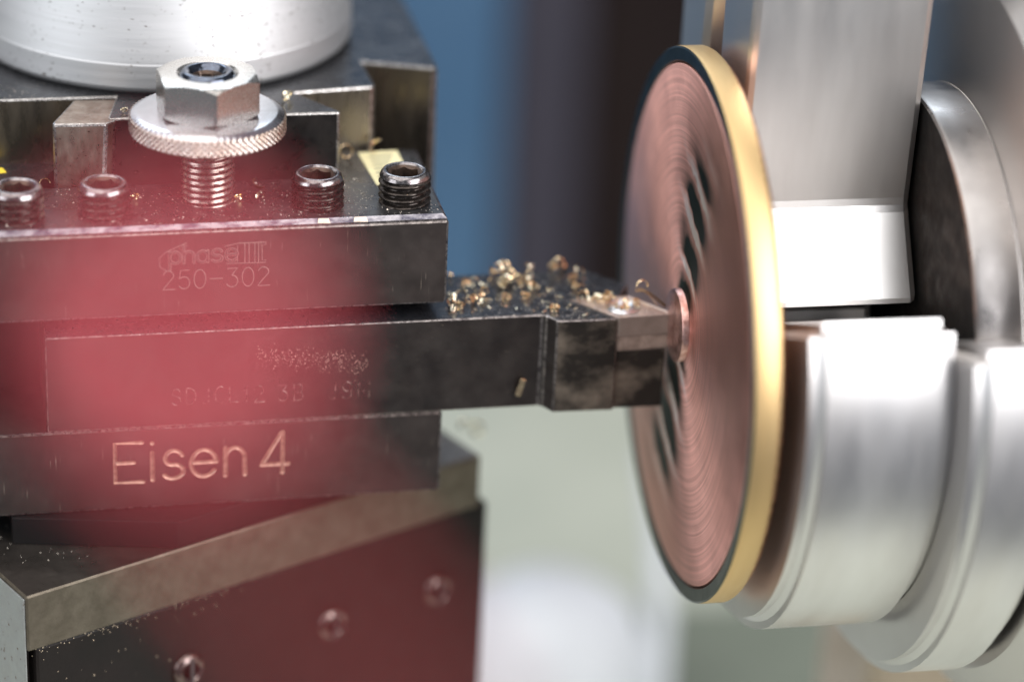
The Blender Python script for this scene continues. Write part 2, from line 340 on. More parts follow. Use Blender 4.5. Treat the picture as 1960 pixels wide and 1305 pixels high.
# section (y,z) of the block: upper jaw, slot for the shank, lower jaw
sect = [(0, -59.9), (35.2, -59.9), (35.2, 0), (0, 0), (0, -18.5), (20.6, -18.5), (20.6, -42.2), (0, -42.2)]
b = bmesh.new()
lo = [b.verts.new((X0, y, z)) for y, z in sect]; hi = [b.verts.new((0, y, z)) for y, z in sect]
b.faces.new(lo); b.faces.new(hi[::-1])
for i in range(8): b.faces.new((lo[i], lo[(i + 1) % 8], hi[(i + 1) % 8], hi[i]))
bmesh.ops.recalc_face_normals(b, faces=b.faces)
for f in b.faces:
    if f.normal.z > 0.9 and f.calc_center_median().z > -1: f.material_index = 1
bmesh.ops.bevel(b, geom=[e for e in b.edges if min(abs(v.co.z) for v in e.verts) < 0.01 and max(abs(v.co.z) for v in e.verts) < 0.01], offset=1.1, segments=1, affect='EDGES', material=2)
bmesh.ops.bevel(b, geom=[e for e in b.edges if all(v.co.z < -1 for v in e.verts) and (all(v.co.x > -0.01 for v in e.verts) or all(v.co.y < 0.01 for v in e.verts))],
                offset=0.45, segments=2, affect='EDGES', material=3)
def tmp_obj(bm, mats):
    me = bpy.data.meshes.new('holder_body'); bm.normal_update(); bm.to_mesh(me); bm.free()
    for m in mats: me.materials.append(m)
    o = bpy.data.objects.new('tmp', me); COL.objects.link(o); return o
HM = [M['oxide'], M['oxide_top'], M['chamfer'], M['worn'], M['engrave']]
body = tmp_obj(b, HM)
def boolean(o, bm, mi=0):
    for f in bm.faces: f.material_index = mi
    bmesh.ops.recalc_face_normals(bm, faces=bm.faces)
    c = tmp_obj(bm, HM)
    md = o.modifiers.new('cut', 'BOOLEAN'); md.object = c; md.operation = 'DIFFERENCE'; md.solver = 'EXACT'
    dg = bpy.context.evaluated_depsgraph_get()
    me = bpy.data.meshes.new_from_object(o.evaluated_get(dg))
    old = o.data; o.modifiers.clear(); o.data = me; bpy.data.meshes.remove(old)
    cm = c.data; bpy.data.objects.remove(c); bpy.data.meshes.remove(cm)
b = prism_bm([(-78, 20.8), (-17, 20.8), (-25.2, 36), (-70, 36)], -62, 2)
boolean(body, b, 0)

# stroke lettering ------------------------------------------------
def arc(cx, cy, rx, ry, a0, a1, n=14):
    return [(cx + rx * cos(radians(a0 + (a1 - a0) * i / n)), cy + ry * sin(radians(a0 + (a1 - a0) * i / n))) for i in range(n + 1)]
GL = {
 'E': (0.66, [[(0.64, 1), (0, 1), (0, 0), (0.66, 0)], [(0, 0.5), (0.44, 0.5)]]),
 'i': (0.10, [[(0.05, 0), (0.05, 0.70)], [(0.05, 0.93), (0.05, 0.95)]]),
 's': (0.50, [arc(0.27, 0.52, 0.21, 0.20, 20, 180, 9) + arc(0.27, 0.52, 0.21, 0.17, 195, 255, 4) + arc(0.25, 0.19, 0.24, 0.18, 75, -150, 14)]),
 'e': (0.58, [[(0.02, 0.38), (0.56, 0.38)], arc(0.29, 0.36, 0.27, 0.34, 4, 325, 24)]),
 'n': (0.50, [[(0.03, 0), (0.03, 0.72)], [(0.03, 0.45)] + arc(0.26, 0.44, 0.23, 0.27, 170, 10, 12) + [(0.50, 0)]]),
 '4': (0.66, [[(0.50, 0), (0.50, 1.04)], [(0.47, 1.03), (0.01, 0.25)], [(0.0, 0.225), (0.64, 0.22)]]),
 '2': (0.56, [arc(0.27, 0.74, 0.24, 0.25, 165, -20, 12) + [(0.05, 0.08), (0.0, 0), (0.56, 0)]]),
 '5': (0.54, [[(0.50, 1), (0.10, 1), (0.04, 0.55)] + arc(0.26, 0.33, 0.26, 0.32, 130, -150, 16)]),
 '0': (0.56, [arc(0.28, 0.5, 0.27, 0.5, 90, 450, 28)]),
 '-': (0.62, [[(0.02, 0.48), (0.60, 0.48)]]),
 '3': (0.54, [[(0.04, 0.98), (0.50, 1.0), (0.24, 0.62)] + arc(0.24, 0.31, 0.27, 0.31, 85, -150, 16)]),
 'S': (0.54, [arc(0.27, 0.74, 0.22, 0.25, 25, 225, 10) + arc(0.27, 0.26, 0.24, 0.26, 55, -150, 12)]),
 'D': (0.54, [[(0, 0), (0, 1)] + arc(0.1, 0.5, 0.42, 0.5, 90, -90, 14) + [(0, 0)]]),
 'J': (0.42, [[(0.38, 1), (0.38, 0.25)] + arc(0.19, 0.22, 0.19, 0.22, 0, -170, 10)]),
 'C': (0.52, [arc(0.30, 0.5, 0.28, 0.5, 50, 310, 18)]),
 'L': (0.46, [[(0, 1), (0, 0), (0.46, 0)]]),
 '1': (0.20, [[(0.0, 0.8), (0.14, 1), (0.14, 0)]]),
 'B': (0.50, [[(0, 0), (0, 1), (0.28, 1)] + arc(0.28, 0.76, 0.2, 0.24, 80, -80, 8) + [(0.02, 0.52)], [(0.28, 0.52)] + arc(0.28, 0.26, 0.23, 0.26, 80, -90, 10) + [(0, 0)]]),
 '9': (0.50, [arc(0.25, 0.72, 0.24, 0.27, 0, 360, 20) + [(0.47, 0.5)] + arc(0.22, 0.26, 0.26, 0.26, 0, -140, 8)]),
 'M': (0.60, [[(0, 0), (0, 1), (0.3, 0.35), (0.6, 1), (0.6, 0)]]),
 'p': (0.50, [[(0, -0.35), (0, 0.66)], arc(0.25, 0.33, 0.25, 0.33, 0, 360, 20)]),
 'h': (0.48, [[(0, 0), (0, 1.0)], [(0.0, 0.42)] + arc(0.24, 0.42, 0.22, 0.24, 170, 0, 10) + [(0.46, 0)]]),
 'a': (0.50, [arc(0.24, 0.33, 0.24, 0.33, 0, 360, 20), [(0.48, 0.66), (0.48, 0)]]),
 'I': (0.20, [[(-0.02, 1), (0.22, 1), (0.22, 0), (-0.02, 0), (-0.02, 1)]]),
}
def strokes(text, x, z, h, gap=0.22, space=0.5, wscale=1.0, slant=0.0):
    out = []
    for ch in text:
        if ch == ' ': x += space * h; continue
        w, st = GL[ch]
        for s in st: out.append([(x + (u * wscale + slant * v) * h, z + v * h) for u, v in s])
        x += (w * wscale + gap) * h
    return out
def groove_bm(st, y, rad, n=8, yflat=1.0):
    b = bmesh.new()
    for s in st:
        pts = [Vector((u, y, v)) for u, v in s]
        if len(pts) == 2 and (pts[0] - pts[1]).length < rad: pass
        # rounded ends
        d0 = (pts[0] - pts[1]).normalized(); d1 = (pts[-1] - pts[-2]).normalized()
        P = [pts[0] + d0 * rad * 0.9, pts[0] + d0 * rad * 0.6] + pts + [pts[-1] + d1 * rad * 0.6, pts[-1] + d1 * rad * 0.9]
        Rd = [rad * 0.35, rad * 0.8] + [rad] * len(pts) + [rad * 0.8, rad * 0.35]
        tube(P, Rd, n, bm=b, up=Vector((0, 1, 0)), flat=yflat)
    return b
# big engraving: real grooves, one cut per stroke group
for ch, x in (('E', -64.4), ('i', -57.6), ('s', -55.2), ('e', -49.8), ('n', -43.2), ('4', -35.8)):
    st = strokes(ch, x, -53.9 + (0.25 if ch != 'E' else 0), 8.6, wscale=(0.95 if ch != 'e' else 1.05))
    for s in st:
        boolean(body, groove_bm([s], -0.18, 0.50, 12), 4)
b = bmesh.new(); b.from_mesh(body.data); bpy.data.objects.remove(body)
finish('holder_body', b, HM, hold)
def raised(name, st, parent, y, rad, m, zflat=0.35):
    b = groove_bm(st, y, rad, 6, zflat); return finish(name, b, m, parent, smooth=True)
raised('model_number', strokes('250-302', -54.8, -13.0, 3.9, gap=0.18, wscale=1.05), hold, -0.01, 0.10, M['laser'])
logo = strokes('phase', -53.4, -7.6, 3.6, gap=0.16, wscale=1.15, slant=0.0)
raised('logo_letters', logo, hold, -0.01, 0.28, M['laser'], 0.12)
raised('logo_letter_cores', logo, hold, -0.045, 0.12, M['oxide'], 0.2)
out = [[(-54.0, -9.1), (-55.3, -8.2), (-55.4, -6.4), (-54.2, -5.2), (-50.2, -3.4), (-50.2, -4.3)], [(-43.0, -4.5), (-40.5, -4.0), (-35.2, -4.0)],
       [(-35.2, -4.0), (-35.2, -4.5), (-35.9, -4.5), (-35.9, -7.7), (-35.2, -7.7), (-35.2, -8.2), (-42.6, -8.1)],
       [(-40.6, -4.4), (-40.6, -7.8)], [(-39.2, -4.2), (-39.2, -8.0)], [(-38.4, -4.2), (-38.4, -8.0)], [(-37.3, -4.2), (-37.3, -8.0)], [(-36.6, -4.2), (-36.6, -8.0)]]
raised('logo_outline', out, hold, -0.01, 0.09, M['laser'])

def set_screw(cx, cy, ztop, r=5.1, pitch=1.45, phase=0.0, tilt=0.0):
    """helical thread, domed rim and hexagon socket in one mesh"""
    nth = 56; z0 = -1.0; zt = ztop - 1.15
    nz = int((zt - z0) / pitch * 10)
    b = bmesh.new(); rows = []
    def prof(u):
        u = u % 1.0
        t = abs(u - 0.5) * 2
        return 1 - min(1, max(0, (t - 0.12) / 0.62)) ** 1.15
    for i in range(nz + 1):
        z = z0 + (zt - z0) * i / nz; row = []
        for k in range(nth):
            t = 2 * pi * k / nth
            d = 0.85 * (1 - prof((z / pitch) - k / nth + phase))
            fade = min(1, (zt - z) / 0.5)
            row.append(b.verts.new((cx + (r - d * fade - 0.18 * (1 - fade)) * cos(t), cy + (r - d * fade - 0.18 * (1 - fade)) * sin(t), z)))
        rows.append(row)
    hexr = 2.55
    def hx(t):
        a = ((t + phase * 6) % (pi / 3)) - pi / 6
        return hexr / cos(a)
    for (rr, z, kind) in ((4.75, zt + 0.45, 0), (4.45, ztop - 0.22, 0), (4.15, ztop - 0.03, 0), (3.8, ztop, 0), (3.55, ztop - 0.05, 0), (3.25, ztop - 0.35, 0), (None, ztop - 0.75, 1), (None, ztop - 4.2, 1), (0, ztop - 4.6, 2)):
        row = []
        if kind == 2: row = [b.verts.new((cx, cy, z))] * nth
        else:
            for k in range(nth):
                t = 2 * pi * k / nth; q = rr if kind == 0 else hx(t)
                zz = z
                if kind == 1 and z > ztop - 1: zz = ztop - 0.45 - (3.05 - q) * 0.9
                row.append(b.verts.new((cx + q * cos(t), cy + q * sin(t), zz)))
        rows.append(row)
    for i in range(len(rows) - 1):
        for k in range(nth):
            u = []
            for v in (rows[i][k], rows[i][(k + 1) % nth], rows[i + 1][(k + 1) % nth], rows[i + 1][k]):
                if v not in u: u.append(v)
            f = b.faces.new(u)
            f.material_index = 0 if i < nz else (1 if i < nz + 6 else 2)
    if tilt:
        bmesh.ops.rotate(b, verts=b.verts, cent=(cx, cy, 0), matrix=Matrix.Rotation(tilt, 3, 'Y'))
    o = finish('set_screw', b, [M['screw'], M['screw_ring'], M['socket']], hold, smooth=True, sharp=50)
    return o
for cx, zt, ph in ((-7.4, 6.5, 0.1), (-24.3, 6.6, 0.45), (-64.9, 6.3, 0.7), (-81.2, 6.2, 0.3)):
    set_screw(cx, 8.0, zt, phase=ph)
set_screw(-98, 8.0, 6.2, phase=.5)
# height stud, knurled ring and hexagon nut
sx, sy = -44.8, 13.0
b = bmesh.new(); rows = []; nth = 56; pitch = 1.25; nz = 110
for i in range(nz + 1):
    z = -0.8 + 15.6 * i / nz; row = []
    for k in range(nth):
        t = 2 * pi * k / nth; u = (z / pitch - k / nth) % 1.0
        row.append(b.verts.new((sx + (5.3 - 0.42 * (1 - abs(u - 0.5) * 2) ** 0.6) * cos(t), sy + (5.3 - 0.42 * (1 - abs(u - 0.5) * 2) ** 0.6) * sin(t), z)))
    rows.append(row)
for i in range(nz):
    for k in range(nth): b.faces.new((rows[i][k], rows[i][(k + 1) % nth], rows[i + 1][(k + 1) % nth], rows[i + 1][k]))
finish('height_stud', b, M['stud'], hold, smooth=True, sharp=60)
def knurl(r, z, t):
    if r > 14.6 and 0.4 < z < 3.4:
        a = t * 14.8 / 0.62; c = z / 0.62
        f = max(abs(sin((a + c * 1.15) * pi / 2 * 1.0)), 0) * max(abs(sin((a - c * 1.15) * pi / 2)), 0)
        return r - 0.28 + 0.42 * f, z
    return r, z
nr = 14
prof = [(5, 0), (13.9, 0), (14.6, 0.35)] + [(14.85, 0.45 + 2.9 * i / nr) for i in range(nr + 1)] + [(14.5, 3.5), (13.5, 4.05), (13.0, 4.15), (6, 4.15)]
mi = [0, 0, 0] + [0] * nr + [0, 1, 1, 1, 1]
b = revolve(prof, 600, c=(sx, sy, 13.9), rfun=knurl, mi=mi)
finish('knurled_ring', b, [M['knurl'], M['washer']], hold, smooth=True, sharp=50)
# nut: hexagon prism cut by a cone at both ends
rot0 = atan2(-cos(PSI), -sin(PSI)) + radians(16.4)
AF = 9.0
def hexrad(t):
    a = ((t - rot0) % (pi / 3)) - pi / 6
    return AF / cos(a)
b = bmesh.new(); rows = []; n = 180; zb, zt = 18.05, 25.6
def conez(r, top): return max(0.0, (r - 9.15)) * 0.62
levels = [zb, zb + 0.4, zb + 0.9, zb + 1.6, 21, 23, 24.2, 24.6, 25.0, 25.3, zt]
for j in range(2):
    row = []
    for k in range(n):
        t = 2 * pi * k / n; r = hexrad(t); row.append((r, zb + 0.0 + conez(r, 0)) if j == 0 else (r, zt - conez(r, 1)))
    rows.append(row)
mid = [(hexrad(2 * pi * k / n), 21.8) for k in range(n)]
ringin = [(min(9.1, hexrad(2 * pi * k / n)), zb) for k in range(n)]
ringtop = [(min(8.95, hexrad(2 * pi * k / n) - 0.05), zt) for k in range(n)]
ringtop2 = [(8.5, zt + 0.06)] * n
seq = [ringin, rows[0], mid, rows[1], ringtop, ringtop2, [(5.9, zt + 0.06)] * n, [(5.35, zt - 0.5)] * n]
V = [[b.verts.new((sx + r * cos(2 * pi * k / n), sy + r * sin(2 * pi * k / n), z)) for k, (r, z) in enumerate(row)] for row in seq]
for i in range(len(V) - 1):
    for k in range(n):
        f = b.faces.new((V[i][k], V[i][(k + 1) % n], V[i + 1][(k + 1) % n], V[i + 1][k]))
nut = finish('hex_nut', b, [M['nut']], hold, smooth=True, sharp=25)
def hx2(t): return 2.1 / cos(((t) % (pi / 3)) - pi / 6)
b = revolve([(5.35, -0.6), (5.1, 0.1), (4.6, 0.55), (4.0, 0.62), (3.6, 0.35), (3.2, 0.0), (2.9, -0.5), (2.4, -1.0), (2.4, -3.6), (0, -3.8)], 72, c=(sx, sy, zt - 0.1),
            rfun=lambda r, z, t: (hx2(t) if abs(r - 2.4) < 0.01 else r, z), mi=[0, 0, 0, 0, 0, 0, 1, 1, 1])
finish('lock_screw', b, [M['inner_bolt'], M['socket']], nut, smooth=True, sharp=50)
# sticker with print on the holder top, sticker residue on the chamfer
b = prism_bm([(-12.6, 33.2), (-11.5, 15.9), (-4.0, 15.9), (-4.6, 33.8)][::-1], 0.02, 0.10)
lab = finish('sticker', b, M['label'], hold)
b = bmesh.new()
for i in range(7):
    y = 30.5 - i * 2.1
    prism_bm([(-10.6, y), (-6.0 - (i % 3) * 0.7, y + 0.1), (-6.0 - (i % 3) * 0.7, y + 0.7), (-10.6, y + 0.6)], 0.11, 0.13, bm=b)
finish('sticker_print', b, M['ink'], lab)
for x, w in ((-25.3, 2.4), (-18.4, 2.7)):
    b = prism_bm([(x, 0.35), (x + w, 0.25), (x + w - 0.2, 0.95), (x + 0.2, 1.0)], 0, 0.06)
    for v in b.verts: v.co.z += -1.1 + v.co.y * 1.0 + 0.03
    finish('sticker_residue', b, M['cream'], hold)
b = prism_bm([(-92, 27.5), (-82.3, 29.5), (-83, 32), (-92, 32)], 0.02, 0.10)
finish('yellow_tape', b, mat('yellow_tape', (0.85, 0.62, 0.05), 0.4), hold)

# ================================================================== TURNING TOOL
tool = root('turning_tool', (0, 10, -42), 'black square shank turning tool clamped in the holder slot, carbide insert at its tip', 'cutting tool')
ZS, ZBm = -22.1, -42.15
planT = [(-77.2, 0.2), (19.3, 0.2), (20.2, -0.35), (21.7, -3.0), (33.9, -3.4), (33.9, 2.4), (39.6, 12.2), (31.6, 21.2), (26, 20.6), (-77.2, 20.3)]
b = prism_bm(planT, ZBm, ZS, bev=0.28, segs=2, mi_top=1, edge_mi=2)
for f in b.faces:
    c = f.calc_center_median()
    if c.x > 22 and c.x < 33.8 and c.y < -2.5 and f.material_index == 0: f.material_index = 3
finish('tool_shank', b, [M['shank'], M['shank_top'], M['worn'], M['head']], tool)
b = prism_bm([(33.9, -2.7), (43.6, -3.0), (44.0, -2.6), (44.2, 6.5), (39.4, 12.4), (33.9, 2.6)], ZBm + 0.1, -29.35, bev=0.2, segs=2)
finish('insert_seat', b, [M['head']], tool)
tip = Vector((45.5, -2.9)); e1 = Vector((-1, -0.045)).normalized(); ang = atan2(e1.y, e1.x); e2 = Vector((cos(ang - radians(55)), sin(ang - radians(55))))
LEN = 11.9
def rhomb(sc, inset=0.0):
    c = tip + (e1 + e2) * LEN / 2
    pts = []
    for p, dirs in ((tip, None), (tip + e1 * LEN, None), (tip + (e1 + e2) * LEN, None), (tip + e2 * LEN, None)):
        pts.append(c + (p - c) * sc)
    # round the corners
    outp = []
    for i in range(4):
        p, a, q = pts[i], pts[i - 1], pts[(i + 1) % 4]
        da = (a - p).normalized(); dq = (q - p).normalized(); rr = 0.55
        for k in range(4):
            s = k / 3
            outp.append(p + da * rr * (1 - s) ** 1.5 + dq * rr * s ** 1.5)
    return outp
def plate(z1, z0, sc1, sc0, mats, name, top=True):
    b = bmesh.new()
    A = [b.verts.new((p.x, p.y, z1)) for p in rhomb(sc1)]; Bv = [b.verts.new((p.x, p.y, z0)) for p in rhomb(sc0)]
    rim = [b.verts.new((p.x, p.y, z1 - 0.12)) for p in rhomb(sc1 * 0.93)]
    b.faces.new(Bv)
    n = len(A)
    f = b.faces.new(rim[::-1]); f.material_index = 1
    for i in range(n):
        b.faces.new((A[i], A[(i + 1) % n], Bv[(i + 1) % n], Bv[i]))
        f = b.faces.new((rim[i], rim[(i + 1) % n], A[(i + 1) % n], A[i])); f.material_index = 1
    bmesh.ops.recalc_face_normals(b, faces=b.faces)
    return finish(name, b, mats, tool)
plate(-21.9, -26.1, 1.0, 0.945, [M['insert'], M['insert_top']], 'carbide_insert')
plate(-26.2, -29.3, 0.935, 0.915, [M['shim'], M['shim']], 'shim')
ctr = tip + (e1 + e2) * LEN / 2
b = revolve([(3.3, 0.02), (3.0, 0.25), (2.7, 0.05), (2.45, -0.15), (2.4, 0.1), (2.1, 0.28), (1.7, 0.22), (1.45, -0.1), (1.3, -0.9), (0, -1.0)], 48, c=(ctr.x, ctr.y, -21.95),
            rfun=lambda r, z, t: (r * (1 + 0.16 * cos(6 * t)) if r < 1.6 and r > 0 else r, z))
finish('clamp_screw', b, [M['washer']], tool, smooth=True, sharp=50)
# oval recess beside the pocket
b = revolve([(0, 0.0), (1.6, 0.0), (1.75, 0.06), (1.9, 0.0)], 32)
for v in b.verts: v.co = Vector((27.6 + v.co.x * 1.1 + v.co.y * 0.2, 5.8 + v.co.y * 0.75, ZS + 0.02 + v.co.z))
finish('recess_hole', b, [M['ink']], tool)
# stamped code, barely legible
st = strokes('SDJCL', -53.4, -37.7, 3.5, gap=0.3) + strokes('12', -39.3, -38.0, 3.5, gap=0.35) + strokes('3B', -32.6, -38.0, 3.4, gap=0.35) + strokes('J9M', -22.8, -38.2, 3.6, gap=0.36)
raised('stamped_code', st, tool, 0.17, 0.13, mat('stamped_steel', (0.22, 0.17, 0.15), 0.3, 0.7, (0.04, 0.032, 0.028), 0.9, mixlo=0.45, mixhi=0.55), 0.4)
# dried coolant crust on the shank side
b = bmesh.new(); rnd = random.Random(3)
for i in range(420):
    t = rnd.random(); x = -37 + 22 * t; z = -28.2 - 3.0 * t ** 1.5 + rnd.gauss(0, 1.25)
    s = rnd.uniform(0.05, 0.16)
    p = Vector((x, 0.17, z)); b.verts.ensure_lookup_table()
    vs = [b.verts.new(p + Vector((s * cos(a + t) * rnd.uniform(.5, 1.3), -0.02, s * sin(a + t)))) for a in (0, 1.6, 3.1, 4.6)]
    top = b.verts.new(p + Vector((0, -0.09, 0)))
    for k in range(4): b.faces.new((vs[k], vs[(k + 1) % 4], top))
tag(finish('dried_crust', b, mat('dry_crust', (0.30, 0.20, 0.16), 0.5, 0.2), tool), kind='stuff')

# ================================================================== WORKPIECE DISC (local Z = spindle axis)
AX = Vector((45.6, -7.0, -22.3)); aa = radians(1.3)
Sdir = Vector((cos(aa), -sin(aa), 0)); Ndir = Vector((sin(aa), cos(aa), 0))
SPM = Matrix((Vector((0, 0, 1)), -Ndir * 1.0, Sdir)).transposed()     # local x = up, local y = towards camera, z = along spindle
if SPM.determinant() < 0: SPM = Matrix((Vector((0, 0, 1)), Ndir, Sdir)).transposed()
SP4 = SPM.to_4x4(); SP4.translation = AX * MM
disc = root('spinning_disc', (0, 0, 0), 'large thin copper coloured disc with a golden rim held edge on by the lathe', 'metal disc', M4=SP4)
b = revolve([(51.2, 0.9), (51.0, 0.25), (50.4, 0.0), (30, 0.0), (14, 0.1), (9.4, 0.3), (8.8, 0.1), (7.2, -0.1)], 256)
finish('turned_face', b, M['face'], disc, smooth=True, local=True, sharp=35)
# dark and bright reflections painted into the face colour along the vertical centre line
def paint_reflections(m, yd):
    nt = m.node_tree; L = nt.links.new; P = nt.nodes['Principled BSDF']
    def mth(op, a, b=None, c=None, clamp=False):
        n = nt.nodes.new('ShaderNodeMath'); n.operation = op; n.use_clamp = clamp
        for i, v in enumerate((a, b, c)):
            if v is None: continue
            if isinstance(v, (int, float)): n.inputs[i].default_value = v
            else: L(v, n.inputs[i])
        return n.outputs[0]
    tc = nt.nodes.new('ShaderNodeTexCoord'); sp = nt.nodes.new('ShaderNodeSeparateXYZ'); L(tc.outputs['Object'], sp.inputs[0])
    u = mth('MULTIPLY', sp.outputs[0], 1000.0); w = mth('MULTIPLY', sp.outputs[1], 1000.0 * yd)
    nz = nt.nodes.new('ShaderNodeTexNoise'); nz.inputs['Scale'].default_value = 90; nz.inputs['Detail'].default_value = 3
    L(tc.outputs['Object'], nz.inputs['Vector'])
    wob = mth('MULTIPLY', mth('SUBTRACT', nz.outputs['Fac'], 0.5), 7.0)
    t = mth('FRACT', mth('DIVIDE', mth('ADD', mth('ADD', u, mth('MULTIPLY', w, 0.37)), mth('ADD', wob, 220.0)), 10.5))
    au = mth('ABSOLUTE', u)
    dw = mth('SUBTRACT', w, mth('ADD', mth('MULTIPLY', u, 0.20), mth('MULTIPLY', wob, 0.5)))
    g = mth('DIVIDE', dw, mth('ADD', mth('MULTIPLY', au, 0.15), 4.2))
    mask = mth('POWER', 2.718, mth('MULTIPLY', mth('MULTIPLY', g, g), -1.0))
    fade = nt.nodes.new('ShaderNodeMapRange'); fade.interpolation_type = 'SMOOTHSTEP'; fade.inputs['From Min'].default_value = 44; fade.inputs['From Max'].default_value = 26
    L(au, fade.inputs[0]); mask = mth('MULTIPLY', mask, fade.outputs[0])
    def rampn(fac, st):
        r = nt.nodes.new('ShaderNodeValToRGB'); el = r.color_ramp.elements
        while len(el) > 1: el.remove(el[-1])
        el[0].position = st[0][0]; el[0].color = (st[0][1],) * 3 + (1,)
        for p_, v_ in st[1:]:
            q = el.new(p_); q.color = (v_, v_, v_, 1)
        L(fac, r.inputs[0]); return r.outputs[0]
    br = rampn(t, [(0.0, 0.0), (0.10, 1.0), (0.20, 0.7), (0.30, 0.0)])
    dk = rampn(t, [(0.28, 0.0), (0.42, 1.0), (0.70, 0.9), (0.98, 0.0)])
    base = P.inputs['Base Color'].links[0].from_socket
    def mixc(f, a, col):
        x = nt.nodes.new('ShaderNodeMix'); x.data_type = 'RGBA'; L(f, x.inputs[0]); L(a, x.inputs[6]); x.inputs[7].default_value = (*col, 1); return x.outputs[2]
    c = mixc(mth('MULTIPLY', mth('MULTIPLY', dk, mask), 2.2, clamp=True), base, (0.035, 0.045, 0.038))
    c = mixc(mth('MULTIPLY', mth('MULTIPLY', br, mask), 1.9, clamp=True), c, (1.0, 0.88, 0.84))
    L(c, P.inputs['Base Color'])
paint_reflections(M['face'], 1 if (SPM @ Vector((0, 1, 0))).y < 0 else -1)
b = revolve([(51.2, 0.9), (51.6, 0.2), (54.0, -0.1), (54.3, 0.25)], 256)
finish('bevel_ring', b, M['bevel'], disc, smooth=True, local=True, sharp=35)
b = revolve([(54.3, 0.25), (54.4, 0.9), (54.4, 4.6), (54.2, 5.0)], 256)
finish('golden_rim', b, M['rim'], disc, smooth=True, local=True, sharp=50)
b = revolve([(54.2, 5.0), (53.4, 5.8), (51.5, 6.2), (0, 6.2)], 256)
finish('back_face', b, M['rim_edge'], disc, smooth=True, local=True, sharp=50)
b = revolve([(7.3, 0.2), (7.2, -1.35), (7.0, -1.5), (3.6, -1.62), (0, -1.75)], 96)
finish('centre_boss', b, M['boss'], disc, smooth=True, local=True, sharp=50)

# ================================================================== CHUCK
chuck = root('lathe_chuck', (0, 0, 0), 'big bright steel lathe chuck with jaws behind the disc, out of focus', 'lathe chuck', M4=SP4.copy())
b = revolve([(0, 44), (45.5, 44)], 128)
finish('chuck_face', b, M['chuck_dark'], chuck, smooth=True, local=True)
b = revolve([(45.5, 44), (46.0, 44.3), (46.3, 45), (46.3, 53)], 128)
finish('chuck_nose', b, mat('dull_nose_steel', (0.36, 0.34, 0.33), 0.34, 1.0, (0.28, 0.26, 0.25), 0.05), chuck, smooth=True, local=True, sharp=30)
b = revolve([(46.3, 53.2), (50, 53.5), (70, 53.5), (76, 57), (76, 74), (74, 76), (74, 88), (84, 92), (84, 160)], 128)
finish('chuck_body', b, M['chuck_body'], chuck, smooth=True, local=True, sharp=30)
sgn = 1 if (SPM @ Vector((0, 1, 0))).y < 0 else -1
def jaw(sect, s0, s1, name='jaw', m=None, bev=1.0, label=None):
    # sect: (n away from the camera, z up)
    b = prism_bm([(z, -n * sgn) for n, z in sect], s0, s1, bev=bev, segs=2)
    o = finish(name, b, m or M['chuck'], chuck, local=True)
    if label: o['label'] = label
    return o
def pie(R, b0, b1, s0, s1, inner=4, name='jaw', label=None, m=None, bev=1.5):
    """ring-sector soft jaw: angles measured from the camera side, positive upward"""
    n = 28; pts = [(-R * cos(radians(b0 + (b1 - b0) * i / n)), R * sin(radians(b0 + (b1 - b0) * i / n))) for i in range(n + 1)]
    pts += [(-inner * cos(radians(b1)), inner * sin(radians(b1))), (-inner * cos(radians(b0)), inner * sin(radians(b0)))]
    b = prism_bm([(z, -q * sgn) for q, z in pts], s0, s1)
    bmesh.ops.bevel(b, geom=[e_ for e_ in b.edges if e_.calc_face_angle(0) > 0.6], offset=bev, segments=3, affect='EDGES')
    o = finish(name, b, m or M['chuck'], chuck, smooth=True, sharp=35, local=True)
    if label: o['label'] = label
jaw([(19, -17), (30, 3.5), (24, 95), (50, 95), (50, -17)], 8.2, 43.6, bev=3.5, label='upper jaw', m=M['jaw'])
jaw([(-13, 8.5), (-2, 25), (-5, 95), (18, 95), (18, 8.5)], 8.5, 43.5, m=M['jaw'], name='jaw_step', bev=1.5)
pie(60, -110, 25, 9.2, 36, label='lower jaw facing the camera', bev=2.5)
pie(70, -112, 20, 36.2, 52, inner=49, name='jaw_step', bev=2.5)
pie(58, 150, 235, 9.2, 39.9, name='jaw')

# ================================================================== BACKGROUND
tray = finish('chip_tray', box_bm(-500, 900, -250, 640, -310, -300), M['tray'], None, loc=(100, 100, -300))
tag(tray, kind='structure')
def thing_box(name, x0, x1, y0, y1, z0, z1, m, label, cat, bev=3, rotz=0):
    c = Vector(((x0 + x1) / 2, (y0 + y1) / 2, z0))
    o = finish(name, box_bm(x0, x1, y0, y1, z0, z1, bev=bev, segs=2), m, None, loc=c)
    o.rotation_euler.z = rotz
    tag(o, label, cat); return o
thing_box('blue_cabinet', -400, 132, 560, 700, -300, 350, M['blue'], 'flat blue painted machine cabinet far behind the tool holder', 'cabinet')
thing_box('slate_panel', 132.5, 166, 561, 700, -300, 350, M['violet'], 'narrow slate violet panel between blue cabinet and dark wall', 'panel')
thing_box('dark_panel', 166.5, 520, 562, 700, -300, 350, M['maroon'], 'dark maroon panel behind the top of the disc', 'panel')
